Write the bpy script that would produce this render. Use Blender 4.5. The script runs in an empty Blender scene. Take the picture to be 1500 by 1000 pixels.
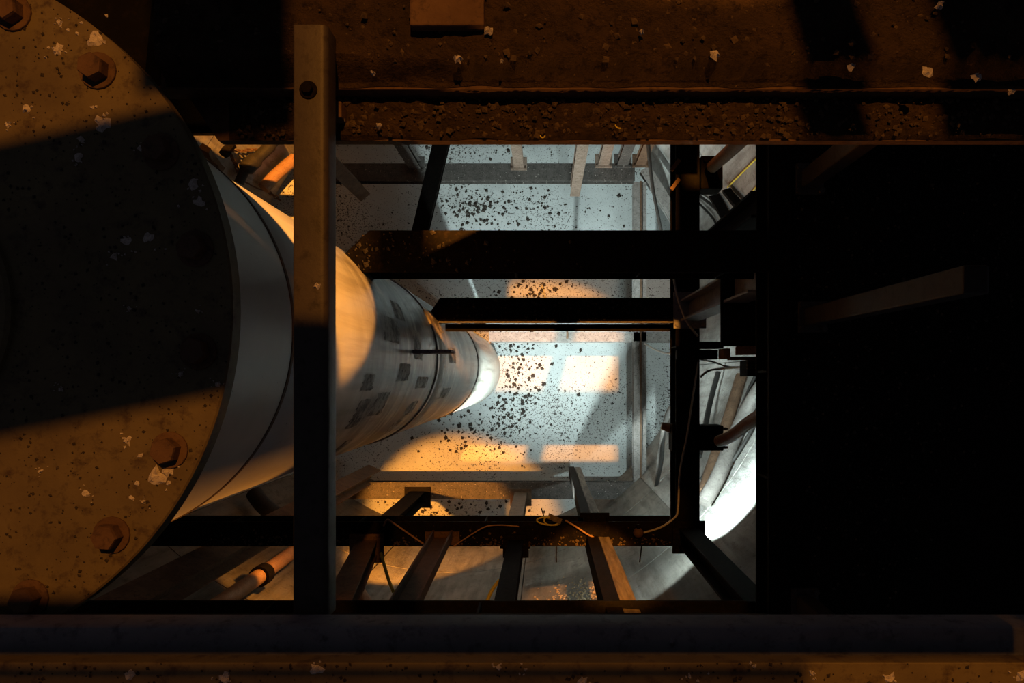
import bpy, bmesh, math, random
from mathutils import Vector, Matrix, noise
random.seed(7)
C = bpy.context.scene.collection
DF = 13.4                      # floor is this far below the camera
PI = math.pi

# ------------------------------------------------------------------ camera, world, lights, exposure
cam = bpy.data.cameras.new('camera'); co = bpy.data.objects.new('camera', cam); C.objects.link(co)
co.location = (0, 0, DF); co.rotation_euler = (0, 0, 0)
cam.sensor_width = 36; cam.lens = 24; cam.shift_x = -50/1500; cam.shift_y = 53/1500
cam.clip_start = .05; cam.clip_end = 100
sc = bpy.context.scene
sc.camera = co
wd = bpy.data.worlds.new('world'); sc.world = wd; wd.use_nodes = True
wd.node_tree.nodes['Background'].inputs[0].default_value = (.78, .78, 1.0, 1)
wd.node_tree.nodes['Background'].inputs[1].default_value = .024
vs = sc.view_settings
vs.view_transform = 'Standard'; vs.look = 'None'; vs.gamma = 1; vs.use_curve_mapping = False; vs.exposure = 0
try:
    sc.cycles.use_denoising = True
    sc.cycles.max_bounces = 4; sc.cycles.diffuse_bounces = 1
except Exception: pass

SOD = (1.0, .36, .045)
COLD = (.80, 1.0, .99)
def spot(name, loc, target, power, col, cone, blend=.15, rad=.05):
    l = bpy.data.lights.new(name, 'SPOT'); l.energy = power; l.color = col
    l.spot_size = math.radians(cone); l.spot_blend = blend; l.shadow_soft_size = rad
    o = bpy.data.objects.new(name, l); C.objects.link(o); o.location = loc
    o.rotation_euler = (Vector(target)-Vector(loc)).to_track_quat('-Z', 'Y').to_euler()
    return o
# cold work lamp slung under the lower beam, facing north across the floor
WL = (.08, -2.17, DF-9.35)
spot('work_lamp_light', WL, (.5, 5.0, .5), 1750, COLD, 116, .9, .06)
# second cold lamp under the frame's south-east corner, facing the near wall
WS = (1.36, -1.37, DF-6.74)
spot('corner_lamp_light', WS, (2.65, -.35, DF-8.9), 430, COLD, 116, .3, .05)
spot('corner_lamp_side_light', WS, (.85, -2.45, DF-8.3), 60, COLD, 96, .35, .05)
# sodium floodlight high in the headframe, north of the camera, shining down the shaft through the frames
LAMP = (.75, 3.2, DF+5.0)
spot('sodium_flood_shaft', LAMP, (-.12, -.45, 0), 19000, SOD, 15.3, .25, .05)
spot('sodium_fill_wall', LAMP, (-5.1, 3.9, DF-11.6), 34000, SOD, 7.5, .3, .05)  # extra spot at the floodlight, added to brighten the west wall
spot('sodium_fill_south', LAMP, (.30, -3.0, DF-8.6), 12000, SOD, 5, .3, .05)  # narrow extra spot, added for the orange patch on the south wall
# its weaker neighbour that washes the top of the structure
spot('sodium_lamp_headframe', LAMP, (-.1, 0, DF-1.6), 1050, SOD, 75, .3, .05)
# sodium lamp under the girder deck, aimed at the duct
spot('sodium_lamp_duct', (1.2, 1.6, DF-2.0), (-1.1, .9, DF-2.8), 620, (1, .40, .07), 39.4, .05, .03)
# sodium lamps south, behind the near beam and hollow bar, plus added fill spots
spot('sodium_lamp_south', (-2.3, -1.95, DF-2.7), (-1.4, -.5, DF-2.4), 170, SOD, 54, .4, .04)
spot('sodium_lamp_low', (-2.77, -1.85, DF-7.9), (-3.6, -2.8, DF-8.9), 45, SOD, 90, .4, .04)
spot('sodium_fill_floor', (-2.77, -1.85, DF-7.9), (-1.75, -2.95, 0), 2100, SOD, 40, .35, .04)  # fill spot added to carry orange light over the south floor
spot('sodium_fill_duct', (-2.0, -2.27, DF-10), (-1.45, -.5, DF-9.7), 380, SOD, 66, .4, .04)  # fill spot added to warm the duct's lower south side

# ------------------------------------------------------------------ helpers
def Wp(px, py, D):             # a point seen at pixel px,py, D metres below the camera
    return Vector(((px-800)/1000*D, -(py-553)/1000*D, DF-D))
SCX, SCY, SR = -1.474, 1.38, 4.42   # shaft axis and radius
def wallD(px, py, off=0.0):
    a = (px-800)/1000; b = -(py-553)/1000; r = SR-off
    A = a*a+b*b; B = -2*(a*SCX+b*SCY); K = SCX*SCX+SCY*SCY-r*r
    return (-B+math.sqrt(B*B-4*A*K))/(2*A)
def WW(px, py, off=.05): return Wp(px, py, min(wallD(px, py, off), DF-.06))

class MB:
    def __init__(s): s.v = []; s.f = []
    def add(s, vs_, fs):
        n = len(s.v); s.v += [tuple(v) for v in vs_]; s.f += [tuple(i+n for i in f) for f in fs]; return s
    def prism(s, poly, z0, z1):           # poly: xy list, counter-clockwise
        n = len(poly)
        vs_ = [(x, y, z0) for x, y in poly]+[(x, y, z1) for x, y in poly]
        fs = [tuple(range(n-1, -1, -1)), tuple(range(n, 2*n))]+[(i, (i+1) % n, n+(i+1) % n, n+i) for i in range(n)]
        return s.add(vs_, fs)
    def box(s, x0, x1, y0, y1, z0, z1):
        x0, x1 = min(x0, x1), max(x0, x1); y0, y1 = min(y0, y1), max(y0, y1); z0, z1 = min(z0, z1), max(z0, z1)
        return s.prism([(x0, y0), (x1, y0), (x1, y1), (x0, y1)], z0, z1)
    def bar(s, a, b, w, h, up=(0, 0, 1), n=1, ou=0, ov=0, wob=0):   # rectangular bar from a to b
        a = Vector(a); b = Vector(b); d = (b-a).normalized(); up = Vector(up)
        u = d.cross(up)
        if u.length < 1e-4: u = d.cross(Vector((0, 1, 0)))
        u.normalize(); v = u.cross(d)
        vs_ = []; fs = []
        for k in range(n+1):
            c = a.lerp(b, k/n)+u*ou+v*ov
            for (p, q) in ((-1, -1), (1, -1), (1, 1), (-1, 1)):
                vs_.append(c+u*p*(w/2+random.uniform(-wob, wob))+v*q*(h/2+random.uniform(-wob, wob)))
        for k in range(n):
            for i in range(4):
                fs.append((4*k+i, 4*k+(i+1) % 4, 4*k+4+(i+1) % 4, 4*k+4+i))
        fs += [(3, 2, 1, 0), tuple(4*n+i for i in range(4))]
        return s.add(vs_, fs)
    def tube(s, pts, r, n=10, cap=True):
        pts = [Vector(p) for p in pts]; vs_ = []; fs = []
        m = len(pts); ref = None
        for k, p in enumerate(pts):
            d = (pts[min(k+1, m-1)]-pts[max(k-1, 0)]).normalized()
            if ref is None:
                ref = Vector((0, 0, 1)) if abs(d.z) < .9 else Vector((1, 0, 0))
            u = (ref-d*ref.dot(d)).normalized(); w = d.cross(u); ref = u
            rr = r[k] if isinstance(r, (list, tuple)) else r
            for i in range(n):
                t = 2*PI*i/n; vs_.append(p+u*math.cos(t)*rr+w*math.sin(t)*rr)
        for k in range(m-1):
            for i in range(n):
                j = (i+1) % n; fs.append((k*n+i, k*n+j, k*n+n+j, k*n+n+i))
        if cap: fs += [tuple(range(n-1, -1, -1)), tuple((m-1)*n+i for i in range(n))]
        return s.add(vs_, fs)
    def lathe(s, prof, cx, cy, n=96, closed=True):   # prof: (r,z) loop
        vs_ = []; fs = []; m = len(prof)
        for i in range(n):
            t = 2*PI*i/n
            for r, z in prof: vs_.append((cx+r*math.cos(t), cy+r*math.sin(t), z))
        for i in range(n):
            j = (i+1) % n
            for k in range(m if closed else m-1):
                l = (k+1) % m; fs.append((i*m+k, j*m+k, j*m+l, i*m+l))
        return s.add(vs_, fs)
    def hexa(s, c, r, h, rot=0, n=6, taper=.94):
        vs_ = []
        for q, rr in ((0, r), (h*.8, r), (h, r*taper)):
            for i in range(n):
                t = 2*PI*i/n+rot; vs_.append((c[0]+rr*math.cos(t), c[1]+rr*math.sin(t), c[2]+q))
        fs = [tuple(range(n-1, -1, -1)), tuple(range(2*n, 3*n))]
        for k in range(2):
            for i in range(n):
                j = (i+1) % n; fs.append((k*n+i, k*n+j, k*n+n+j, k*n+n+i))
        return s.add(vs_, fs)
    def stone(s, c, r, flat=.6):
        base = [(0, 0, 1), (1, 0, 0), (0, 1, 0), (-1, 0, 0), (0, -1, 0), (0, 0, -1)]
        a = random.uniform(0, 6.28); ca, sa = math.cos(a), math.sin(a); vs_ = []
        for x, y, z in base:
            k = r*random.uniform(.55, 1.25); x, y = x*ca-y*sa, x*sa+y*ca
            vs_.append((c[0]+x*k, c[1]+y*k, c[2]+z*k*flat))
        return s.add(vs_, [(0, 1, 2), (0, 2, 3), (0, 3, 4), (0, 4, 1), (5, 2, 1), (5, 3, 2), (5, 4, 3), (5, 1, 4)])
    def splat(s, c, r, h=.004, n=11):    # an irregular low blot
        rim = []
        for i in range(n):
            t = 2*PI*i/n; k = r*random.uniform(.45, 1.25); rim.append((c[0]+k*math.cos(t), c[1]+k*math.sin(t), c[2]))
        top = [(c[0]+(x-c[0])*.55, c[1]+(y-c[1])*.55, c[2]+h*random.uniform(.4, 1.4)) for x, y, z in rim]
        fs = [tuple(range(n, 2*n))]+[(i, (i+1) % n, n+(i+1) % n, n+i) for i in range(n)]
        return s.add(rim+top, fs)
    def build(s, name, m, parent=None, smooth=False, bevel=0):
        me = bpy.data.meshes.new(name); 
        off = parent_loc(parent)
        me.from_pydata([(x-off[0], y-off[1], z-off[2]) for x, y, z in s.v], [], s.f)
        me.materials.append(m); me.update()
        if smooth:
            me.polygons.foreach_set('use_smooth', [True]*len(me.polygons))
            try: me.set_sharp_from_angle(angle=math.radians(38))
            except Exception: pass
        o = bpy.data.objects.new(name, me); C.objects.link(o)
        if parent is not None: o.parent = parent
        if bevel:
            b = o.modifiers.new('bevel', 'BEVEL'); b.width = bevel; b.segments = 2; b.limit_method = 'ANGLE'
        return o
def parent_loc(p):
    v = Vector((0, 0, 0))
    while p is not None: v = v+p.location; p = p.parent
    return v
def tag(o, label=None, cat=None, group=None, kind=None):
    if label: o['label'] = label
    if cat: o['category'] = cat
    if group: o['group'] = group
    if kind: o['kind'] = kind
    return o
def thing(name, label, cat, loc, group=None):
    o = bpy.data.objects.new(name, None); C.objects.link(o); o.location = loc; o.empty_display_size = .1
    return tag(o, label, cat, group)

# ------------------------------------------------------------------ materials
class NT:
    def __init__(s, name):
        s.m = bpy.data.materials.new(name); s.m.use_nodes = True; s.t = s.m.node_tree
        s.b = s.t.nodes['Principled BSDF']
    def n(s, ty, **kw):
        o = s.t.nodes.new(ty)
        for k, v in kw.items():
            if hasattr(o, k): setattr(o, k, v)
            else: o.inputs[k].default_value = v
        return o
    def l(s, a, b): s.t.links.new(a, b)
    def coord(s, scale=(1, 1, 1), kind='Object'):
        tc = s.n('ShaderNodeTexCoord'); mp = s.n('ShaderNodeMapping'); mp.inputs['Scale'].default_value = scale
        s.l(tc.outputs[kind], mp.inputs[0]); return mp.outputs[0]
    def noise(s, vec, sc, det=6, rough=.6):
        x = s.n('ShaderNodeTexNoise'); x.inputs['Scale'].default_value = sc; x.inputs['Detail'].default_value = det
        x.inputs['Roughness'].default_value = rough; s.l(vec, x.inputs['Vector']); return x.outputs['Fac']
    def ramp(s, fac, a, b, lo=0.0, hi=1.0):
        x = s.n('ShaderNodeMapRange'); x.inputs[1].default_value = a; x.inputs[2].default_value = b
        x.inputs[3].default_value = lo; x.inputs[4].default_value = hi; s.l(fac, x.inputs[0]); return x.outputs[0]
    def mix(s, fac, a, b):
        x = s.n('ShaderNodeMix'); x.data_type = 'RGBA'
        if isinstance(fac, float): x.inputs[0].default_value = fac
        else: s.l(fac, x.inputs[0])
        for i, c in ((6, a), (7, b)):
            if isinstance(c, tuple): x.inputs[i].default_value = (*c, 1)
            else: s.l(c, x.inputs[i])
        return x.outputs[2]
    def math(s, op, a, b):
        x = s.n('ShaderNodeMath'); x.operation = op
        for i, c in ((0, a), (1, b)):
            if isinstance(c, (int, float)): x.inputs[i].default_value = c
            else: s.l(c, x.inputs[i])
        return x.outputs[0]
    def bump(s, h, st=.3, d=.01):
        x = s.n('ShaderNodeBump'); x.inputs['Strength'].default_value = st; x.inputs['Distance'].default_value = d
        s.l(h, x.inputs['Height']); s.l(x.outputs[0], s.b.inputs['Normal'])
    def done(s, col, rough=.7, metal=0.0, spec=.3):
        if isinstance(col, tuple): s.b.inputs['Base Color'].default_value = (*col, 1)
        else: s.l(col, s.b.inputs['Base Color'])
        s.b.inputs['Roughness'].default_value = rough; s.b.inputs['Metallic'].default_value = metal
        s.b.inputs['Specular IOR Level'].default_value = spec
        return s.m
def worn(name, c1, c2, c3, sc=6, rough=.7, metal=0, bump=.35, bd=.006, spec=.3, speck=None):
    t = NT(name); v = t.coord(kind='Object')
    a = t.ramp(t.noise(v, sc, 8, .65), .35, .65); b = t.ramp(t.noise(v, sc*4.3, 6, .7), .52, .68)
    col = t.mix(b, t.mix(a, c1, c2), c3)
    if speck:
        col = t.mix(t.ramp(t.noise(v, speck[1], 3, .5), speck[2], speck[2]+.03), col, speck[0])
    t.bump(t.noise(v, sc*8, 8, .7), bump, bd)
    return t.done(col, rough, metal, spec)
M = {}
M['dirt'] = worn('caked_dirt', (.062, .042, .026), (.11, .07, .043), (.030, .02, .013), 9, .85, 0, 1.0, .025, .2, ((.20, .14, .09), 60, .69))
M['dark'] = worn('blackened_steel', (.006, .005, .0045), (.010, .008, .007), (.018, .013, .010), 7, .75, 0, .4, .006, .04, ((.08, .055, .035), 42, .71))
M['darker'] = worn('near_black_steel', (.006, .005, .005), (.009, .008, .007), (.014, .011, .009), 7, .75, 0, .35, .006, .04)  # near-black base without pale specks
M['rust'] = worn('rusted_steel', (.10, .055, .032), (.17, .10, .06), (.06, .035, .024), 8, .75)
M['paintsteel'] = worn('worn_grey_steel', (.058, .048, .040), (.082, .066, .054), (.036, .027, .021), 6, .5, 0, .25, .004, .4)
M['bluesteel'] = worn('bare_blue_grey_steel', (.27, .265, .28), (.36, .35, .37), (.16, .155, .17), 6, .55, 0, .25, .004, .4)
M['flange'] = worn('stained_flange_steel', (.13, .10, .055), (.19, .15, .075), (.075, .05, .032), 5, .62, 0, .25, .004, .35)
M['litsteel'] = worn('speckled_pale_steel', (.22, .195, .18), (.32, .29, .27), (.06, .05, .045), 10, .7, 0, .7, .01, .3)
M['hose'] = worn('black_rubber', (.018, .017, .016), (.03, .028, .026), (.05, .04, .035), 12, .55)
M['rustpale'] = worn('dusty_pinkish_rust', (.20, .135, .10), (.29, .21, .165), (.055, .04, .03), 9, .8, 0, .6, .01, .2)
M['crust'] = worn('ochre_crust', (.42, .30, .17), (.5, .38, .24), (.24, .17, .10), 12, .85)
M['dusty'] = worn('dusty_dark_steel', (.075, .066, .06), (.12, .105, .095), (.03, .026, .023), 9, .75, 0, .8, .012, .2, ((.42, .38, .34), 30, .66))
M['hosegrey'] = worn('dusty_grey_hose', (.13, .115, .105), (.19, .17, .155), (.07, .06, .055), 10, .6)
M['pipe'] = worn('rusty_pipe', (.36, .20, .11), (.45, .27, .16), (.20, .10, .055), 12, .6)
M['wire'] = worn('pale_wire', (.5, .47, .43), (.6, .58, .54), (.3, .27, .24), 20, .5)
M['yellow'] = worn('yellow_wire', (.72, .58, .06), (.8, .66, .09), (.5, .4, .06), 20, .5)
M['drop'] = worn('chalky_white', (.62, .56, .50), (.75, .70, .65), (.3, .25, .22), 60, .9)
M['stone'] = worn('dark_stone', (.03, .024, .02), (.05, .04, .032), (.09, .07, .06), 14, .85)
M['ochre'] = worn('ochre_stone', (.075, .052, .034), (.13, .09, .055), (.04, .028, .02), 14, .85)
M['lugtop'] = worn('dark_lug_steel', (.34, .28, .30), (.42, .35, .36), (.06, .05, .06), 14, .6)

def m_wood():
    t = NT('weathered_timber'); v = t.coord((9, 9, .9))
    g = t.noise(v, 3, 8, .65)
    col = t.mix(t.ramp(g, .35, .65), (.10, .078, .060), (.27, .22, .175))
    t.bump(g, .5, .008); return t.done(col, .8)
M['wood'] = m_wood()
def m_conc(name, c1, c2, dirt, dk):
    t = NT(name); v = t.coord(); st_ = t.coord((2.5, 2.5, .35))
    a = t.ramp(t.noise(v, 1.3, 8, .62), .35, .68); st = t.ramp(t.noise(st_, 3.2, 7, .6), .46, .66)
    col = t.mix(a, c1, c2)
    col = t.mix(t.math('MULTIPLY', st, .6), col, dirt)
    blot = t.ramp(t.noise(v, 3.5, 9, .75), .56, .64)
    col = t.mix(t.math('MULTIPLY', blot, dk), col, dirt)
    fine = t.ramp(t.noise(v, 26, 4, .6), .62, .68)
    col = t.mix(t.math('MULTIPLY', fine, .5), col, (.06, .05, .042))
    t.bump(t.noise(v, 9, 10, .72), .8, .03); return t.done(col, .85)
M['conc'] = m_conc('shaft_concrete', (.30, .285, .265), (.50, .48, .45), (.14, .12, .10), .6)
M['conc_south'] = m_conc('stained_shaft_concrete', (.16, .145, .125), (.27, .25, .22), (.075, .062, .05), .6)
def m_floor():
    t = NT('spattered_pale_floor'); v = t.coord()
    a = t.ramp(t.noise(v, 1.1, 8, .6), .35, .7)
    col = t.mix(a, (.47, .49, .49), (.60, .62, .61))
    grime = t.ramp(t.noise(v, .75, 5, .6), .52, .72)
    col = t.mix(t.math('MULTIPLY', grime, .45), col, (.27, .26, .245))
    # grit: small dark specks, thicker where a broad noise says so
    dens = t.ramp(t.noise(v, .55, 3, .5), .44, .66, .0, .075)
    sp = t.noise(v, 15, 5, .62)
    thr = t.math('SUBTRACT', .640, dens)
    k = t.math('SUBTRACT', sp, thr)
    col = t.mix(t.ramp(k, 0, .022), col, (.035, .03, .026))
    sp2 = t.noise(v, 38, 3, .6)
    k2 = t.math('SUBTRACT', sp2, t.math('SUBTRACT', .625, dens))
    col = t.mix(t.ramp(k2, 0, .03), col, (.08, .07, .06))
    t.bump(t.noise(v, 6, 9, .7), .4, .02); return t.done(col, .6, 0, .35)
M['floor'] = m_floor()
def m_duct():
    t = NT('scuffed_white_paint'); v = t.coord()
    tc = t.n('ShaderNodeTexCoord'); sx = t.n('ShaderNodeSeparateXYZ'); t.l(tc.outputs['Object'], sx.inputs[0])
    z = sx.outputs[2]
    a = t.ramp(t.noise(v, 2.2, 8, .6), .35, .7)
    col = t.mix(a, (.56, .53, .47), (.68, .65, .59))
    # soot and handling marks, stretched round the pipe and down it
    s1 = t.noise(t.coord((.9, .9, 2.4)), 1.25, 7, .62)
    zone = t.math('MULTIPLY', t.ramp(z, DF-8.6, DF-7.6), t.ramp(z, DF-3.3, DF-4.3))
    sm = t.math('MULTIPLY', t.ramp(s1, .42, .56), zone)
    col = t.mix(t.math('MULTIPLY', sm, .9), col, (.06, .05, .042))
    s3 = t.noise(t.coord((.7, .7, 6.5)), 1.5, 8, .68)
    col = t.mix(t.math('MULTIPLY', t.math('MULTIPLY', t.ramp(s3, .42, .64), zone), .75), col, (.10, .078, .06))
    s2 = t.noise(t.coord((7, 7, .35)), 1.6, 7, .7)
    zone2 = t.math('MULTIPLY', t.ramp(z, DF-13, DF-11), t.ramp(z, DF-2.6, DF-4.2))
    col = t.mix(t.math('MULTIPLY', t.math('MULTIPLY', t.ramp(s2, .46, .64), zone2), .7), col, (.16, .12, .085))
    fine = t.ramp(t.noise(v, 34, 5, .6), .70, .73)
    col = t.mix(t.math('MULTIPLY', fine, .7), col, (.08, .06, .05))
    t.bump(t.noise(v, 12, 8, .6), .12, .004); return t.done(col, .38, 0, .45)
M['duct'] = m_duct()
def m_smudge():
    t = NT('sooty_tape'); v = t.coord((1, 1, 1))
    col = t.mix(t.ramp(t.noise(v, 8, 9, .75), .44, .57), (.06, .05, .043), (.46, .42, .37))
    return t.done(col, .6)
M['tape'] = m_smudge()

# ------------------------------------------------------------------ setting: floor and shaft wall
fl = MB(); n = 128
fl.add([(SCX+4.75*math.cos(2*PI*i/n), SCY+4.75*math.sin(2*PI*i/n), z) for z in (-.2, 0) for i in range(n)],
       [tuple(range(n-1, -1, -1)), tuple(range(n, 2*n))]+[(i, (i+1) % n, n+(i+1) % n, n+i) for i in range(n)])
tag(fl.build('floor', M['floor']), kind='structure')
ZT = DF-3.87
for side, a0 in (('east', -45), ('north', 45), ('west', 135), ('south', 225)):
    b = MB(); na = 24
    vs_ = []; fs = []
    for i in range(na+1):
        t = math.radians(a0+90*i/na)
        for r, z in ((SR+.03, 0), (SR+.30, 0), (SR+.30, ZT), (SR+.03, ZT)):
            vs_.append((SCX+r*math.cos(t), SCY+r*math.sin(t), z))
    for i in range(na):
        for k in range(4): fs.append((4*i+k, 4*i+(k+1) % 4, 4*i+4+(k+1) % 4, 4*i+4+k))
    fs += [(0, 3, 2, 1), (4*na, 4*na+1, 4*na+2, 4*na+3)]
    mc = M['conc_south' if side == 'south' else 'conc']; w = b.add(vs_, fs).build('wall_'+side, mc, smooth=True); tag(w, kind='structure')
    # cast concrete lifts: each pour stands a little proud of the joints
    zs = [0, 2.75, 5.5, 8.25, ZT]
    for zi in range(4):
        for pi in range(3):
            p = MB(); t0 = a0+30*pi+.10; t1 = a0+30*(pi+1)-.10; z0 = zs[zi]+(.012 if zi else 0); z1 = zs[zi+1]-.012
            q = random.uniform(-.006, .008); vs_ = []; fs = []; na2 = 10
            for i in range(na2+1):
                t = math.radians(t0+(t1-t0)*i/na2)
                for r, z in ((SR-q, z0), (SR+.03, z0), (SR+.03, z1), (SR-q, z1)):
                    vs_.append((SCX+r*math.cos(t), SCY+r*math.sin(t), z))
            for i in range(na2):
                for k in range(4): fs.append((4*i+k, 4*i+(k+1) % 4, 4*i+4+(k+1) % 4, 4*i+4+k))
            fs += [(0, 3, 2, 1), (4*na2, 4*na2+1, 4*na2+2, 4*na2+3)]
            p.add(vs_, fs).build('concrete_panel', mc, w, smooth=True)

# ------------------------------------------------------------------ ventilation duct
DX, DY, DR = -1.592, .163, .708
duct = thing('ventilation_duct', 'large white vertical duct with bolted flange plunging down the shaft', 'duct', (DX, DY, .2))
def ring(r0, r1, D0, D1, c=.006):
    return [(r0, DF-D1), (r1-c, DF-D1), (r1, DF-D1+c), (r1, DF-D0-c), (r1-c, DF-D0), (r0, DF-D0)]
m = MB(); m.lathe(ring(.33, .852, 1.62, 1.668, .004), DX-.004, DY-.002, 128).build('flange_plate', M['flange'], duct, True)
m = MB(); m.lathe(ring(.10, .336, 1.600, 1.66, .008), DX-.004, DY-.002, 96).build('hub_ring', M['flange'], duct, True)
m = MB(); m.lathe(ring(.69, .722, 1.669, 2.36, .012), DX, DY, 128).build('collar', M['duct'], duct, True)
m = MB(); m.lathe(ring(.70, .7245, 2.335, 2.366, .006), DX, DY, 128).build('rusty_seam', M['rust'], duct, True)
for D0, D1 in ((2.368, 5.55), (5.56, 8.86), (8.87, 13.19)):
    m = MB(); pr = [(DR-.02, DF-D1), (DR-.005, DF-D1), (DR, DF-D1+.01)]
    for k in range(1, 6): pr.append((DR, DF-D1+(D1-D0)*k/6))
    pr += [(DR, DF-D0-.01), (DR-.005, DF-D0), (DR-.02, DF-D0)]
    m.lathe(pr, DX, DY, 128).build('duct_section', M['duct'], duct, True)
for D0 in (5.52, 8.83):
    m = MB(); m.lathe(ring(DR-.01, DR+.012, D0, D0+.09, .008), DX, DY, 128).build('joint_band', M['tape'] if D0 > 8 else M['duct'], duct, True)
for k in range(20):
    t = math.radians(7.3+18*k); r = .778
    bx, by = DX-.004+r*math.cos(t), DY-.002-r*math.sin(t)
    bm = MB(); bm.hexa((bx, by, DF-1.62), .044, .006, 0, 16, .98); bm.hexa((bx, by, DF-1.614), .031, .030, random.uniform(0, 1))
    bo = bm.build('bolt', M['rust'], duct)
# lug plate on the side of the duct
lug = MB(); lx = DX+math.sqrt(DR**2-(.165-DY)**2)
lug.prism([(lx-.004, .160), (lx+.255, .166), (lx+.255, .186), (lx-.004, .186)], DF-4.72, DF-4.52)
lug.build('lug_plate', M['lugtop'], duct, bevel=.004)
# dark scuffed patches wrapped on the duct
def patch(a0, a1, D0, D1):
    p = MB(); na, nz = 10, 6; vs_ = []; fs = []
    for j in range(nz+1):
        for i in range(na+1):
            e = random.uniform(-1, 1)*(.35 if i in (0, na) else 0); f = random.uniform(-1, 1)*(.025 if j in (0, nz) else 0)
            t = math.radians(a0+(a1-a0)*i/na+e); r = DR+(.003 if 0 < i < na and 0 < j < nz else .0006)
            vs_.append((DX+r*math.cos(t), DY+r*math.sin(t), DF-(D0+(D1-D0)*j/nz+f)))
    for j in range(nz):
        for i in range(na):
            a = j*(na+1)+i; fs.append((a, a+1, a+na+2, a+na+1))
    p.add(vs_, fs).build('tape_patch', M['tape'], duct, True)
def on_duct(px, py):           # azimuth and depth of the duct surface seen at a pixel
    ax, ay = (px-800)/1000, -(py-553)/1000
    A = ax*ax+ay*ay; B = ax*DX+ay*DY; K = DX*DX+DY*DY-DR*DR
    D = (B-math.sqrt(B*B-A*K))/A
    return math.degrees(math.atan2(ay*D-DY, ax*D-DX)), D
for px, py, da, dd in ((573, 482, 12, .42), (612, 505, 16, .30), (592, 545, 9, .34), (556, 592, 12, .30), (528, 606, 14, .26), (602, 598, 10, .30), (640, 474, 14, .36), (583, 455, 10, .28),
                       (618, 560, 7, .42), (498, 655, 10, .14), (540, 560, 7, .22), (663, 520, 12, .5), (652, 575, 9, .5), (575, 625, 11, .25)):
    az, D = on_duct(px, py); patch(az-da/2, az+da/2, D-dd/2, D+dd/2)
# droppings on the flange (px, py, size px)
dm = MB()
for px, py, s in ((152, 180, 13), (184, 352, 8), (218, 348, 9), (282, 268, 9), (292, 296, 9), (232, 700, 18), (246, 690, 9), (186, 645, 8), (168, 376, 6),
                  (38, 160, 7), (12, 182, 6), (85, 72, 9), (138, 58, 12), (208, 216, 6), (115, 230, 7), (118, 205, 5), (290, 456, 4), (125, 724, 6), (210, 734, 4),
                  (320, 562, 5), (15, 20, 6), (88, 34, 6), (190, 452, 4), (90, 570, 4), (265, 548, 4), (60, 690, 4)):
    c = Wp(px, py, 1.6195)
    dm.splat(c, s*.0016, .006)
    for k in range(5):
        dm.splat((c.x+random.gauss(0, s*.0022), c.y+random.gauss(0, s*.0022), c.z), s*.0004, .003, 7)
tag(dm.build('bird_droppings', M['drop'], duct), kind='stuff')
gm = MB()
for k in range(900):
    t = random.uniform(-1.1, 1.1); r = math.sqrt(random.uniform(.35**2, .845**2))
    gm.stone((DX+r*math.cos(t), DY+r*math.sin(t), DF-1.619), random.choice((.0015, .002, .002, .003, .005)), .5)
tag(gm.build('grit', M['stone'], duct), kind='stuff')

# ------------------------------------------------------------------ steel members
def ibeam(name, label, A, B, D, w, h, mat, skewA=0, skewB=0, group=None, tf=.022, web=.02, cat='beam', plates=()):
    """horizontal I-beam; A,B plan points of the axis, top of the top flange D below the camera"""
    A = Vector((*A, 0)); B = Vector((*B, 0)); u = (B-A).normalized(); nn = Vector((-u.y, u.x, 0)); z = DF-D
    root = thing(name, label, cat, ((A.x+B.x)/2, (A.y+B.y)/2, z-h), group)
    def poly(hw):
        sA = skewA*hw/(w/2); sB = skewB*hw/(w/2)
        ps = [A-nn*hw-u*sA, B-nn*hw-u*sB, B+nn*hw+u*sB, A+nn*hw+u*sA]
        return [(p.x, p.y) for p in ps]
    MB().prism(poly(w/2), z-tf, z).build('top_flange', mat, root, bevel=.004)
    MB().prism(poly(web/2), z-h+tf, z-tf).build('web', mat, root)
    MB().prism(poly(w/2), z-h, z-h+tf).build('bottom_flange', mat, root, bevel=.004)
    for s in plates:
        c = A.lerp(B, s)
        for q in (1, -1):
            pm = MB(); a = c+nn*q*(web/2); b = c+nn*q*(w/2-.004)
            pm.bar((a.x, a.y, z-h/2), (b.x, b.y, z-h/2), .014, h-2*tf-.002).build('stiffener', mat, root)
    return root
def post(name, label, x, y, D0, D1, w, d, mat, kind='I', group=None, x2=None, y2=None, ang=0, cat='post', foot=True, t=.018):
    """upright member from D0 (top) to D1 (bottom)"""
    a = Vector((x, y, DF-D1)); b = Vector((x if x2 is None else x2, y if y2 is None else y2, DF-D0))
    root = thing(name, label, cat, a, group); up = Vector((math.sin(math.radians(ang)), math.cos(math.radians(ang)), 0))
    if kind == 'I':
        MB().bar(a, b, w, t, up, 1, 0, d/2-t/2).build('flange_face', mat, root, bevel=.003)
        MB().bar(a, b, w, t, up, 1, 0, -d/2+t/2).build('flange_face', mat, root, bevel=.003)
        MB().bar(a, b, t, d-2*t, up).build('web', mat, root)
    elif kind == 'C':
        MB().bar(a, b, w, t, up).build('web', mat, root, bevel=.003)
        for q in (1, -1): MB().bar(a, b, t, d, up, 1, q*(w/2-t/2), d/2).build('flange_face', mat, root, bevel=.003)
    elif kind == 'timber':
        MB().bar(a, b, w, d, up, 14, 0, 0, .006).build('timber', mat, root, bevel=.008)
    else:
        MB().bar(a, b, w, d, up).build('tube', mat, root, bevel=.008)
    if foot:
        fm = MB(); fm.bar(a+Vector((0, 0, .001)), a+Vector((0, 0, .025)), w*1.7, d*1.7, up); fm.build('base_plate', mat, root, bevel=.003)
        for i in (-1, 1):
            for j in (-1, 1):
                MB().hexa((a.x+i*w*.68, a.y+j*d*.68, a.z+.025), .018, .02).build('bolt', mat, root)
    return root
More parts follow.
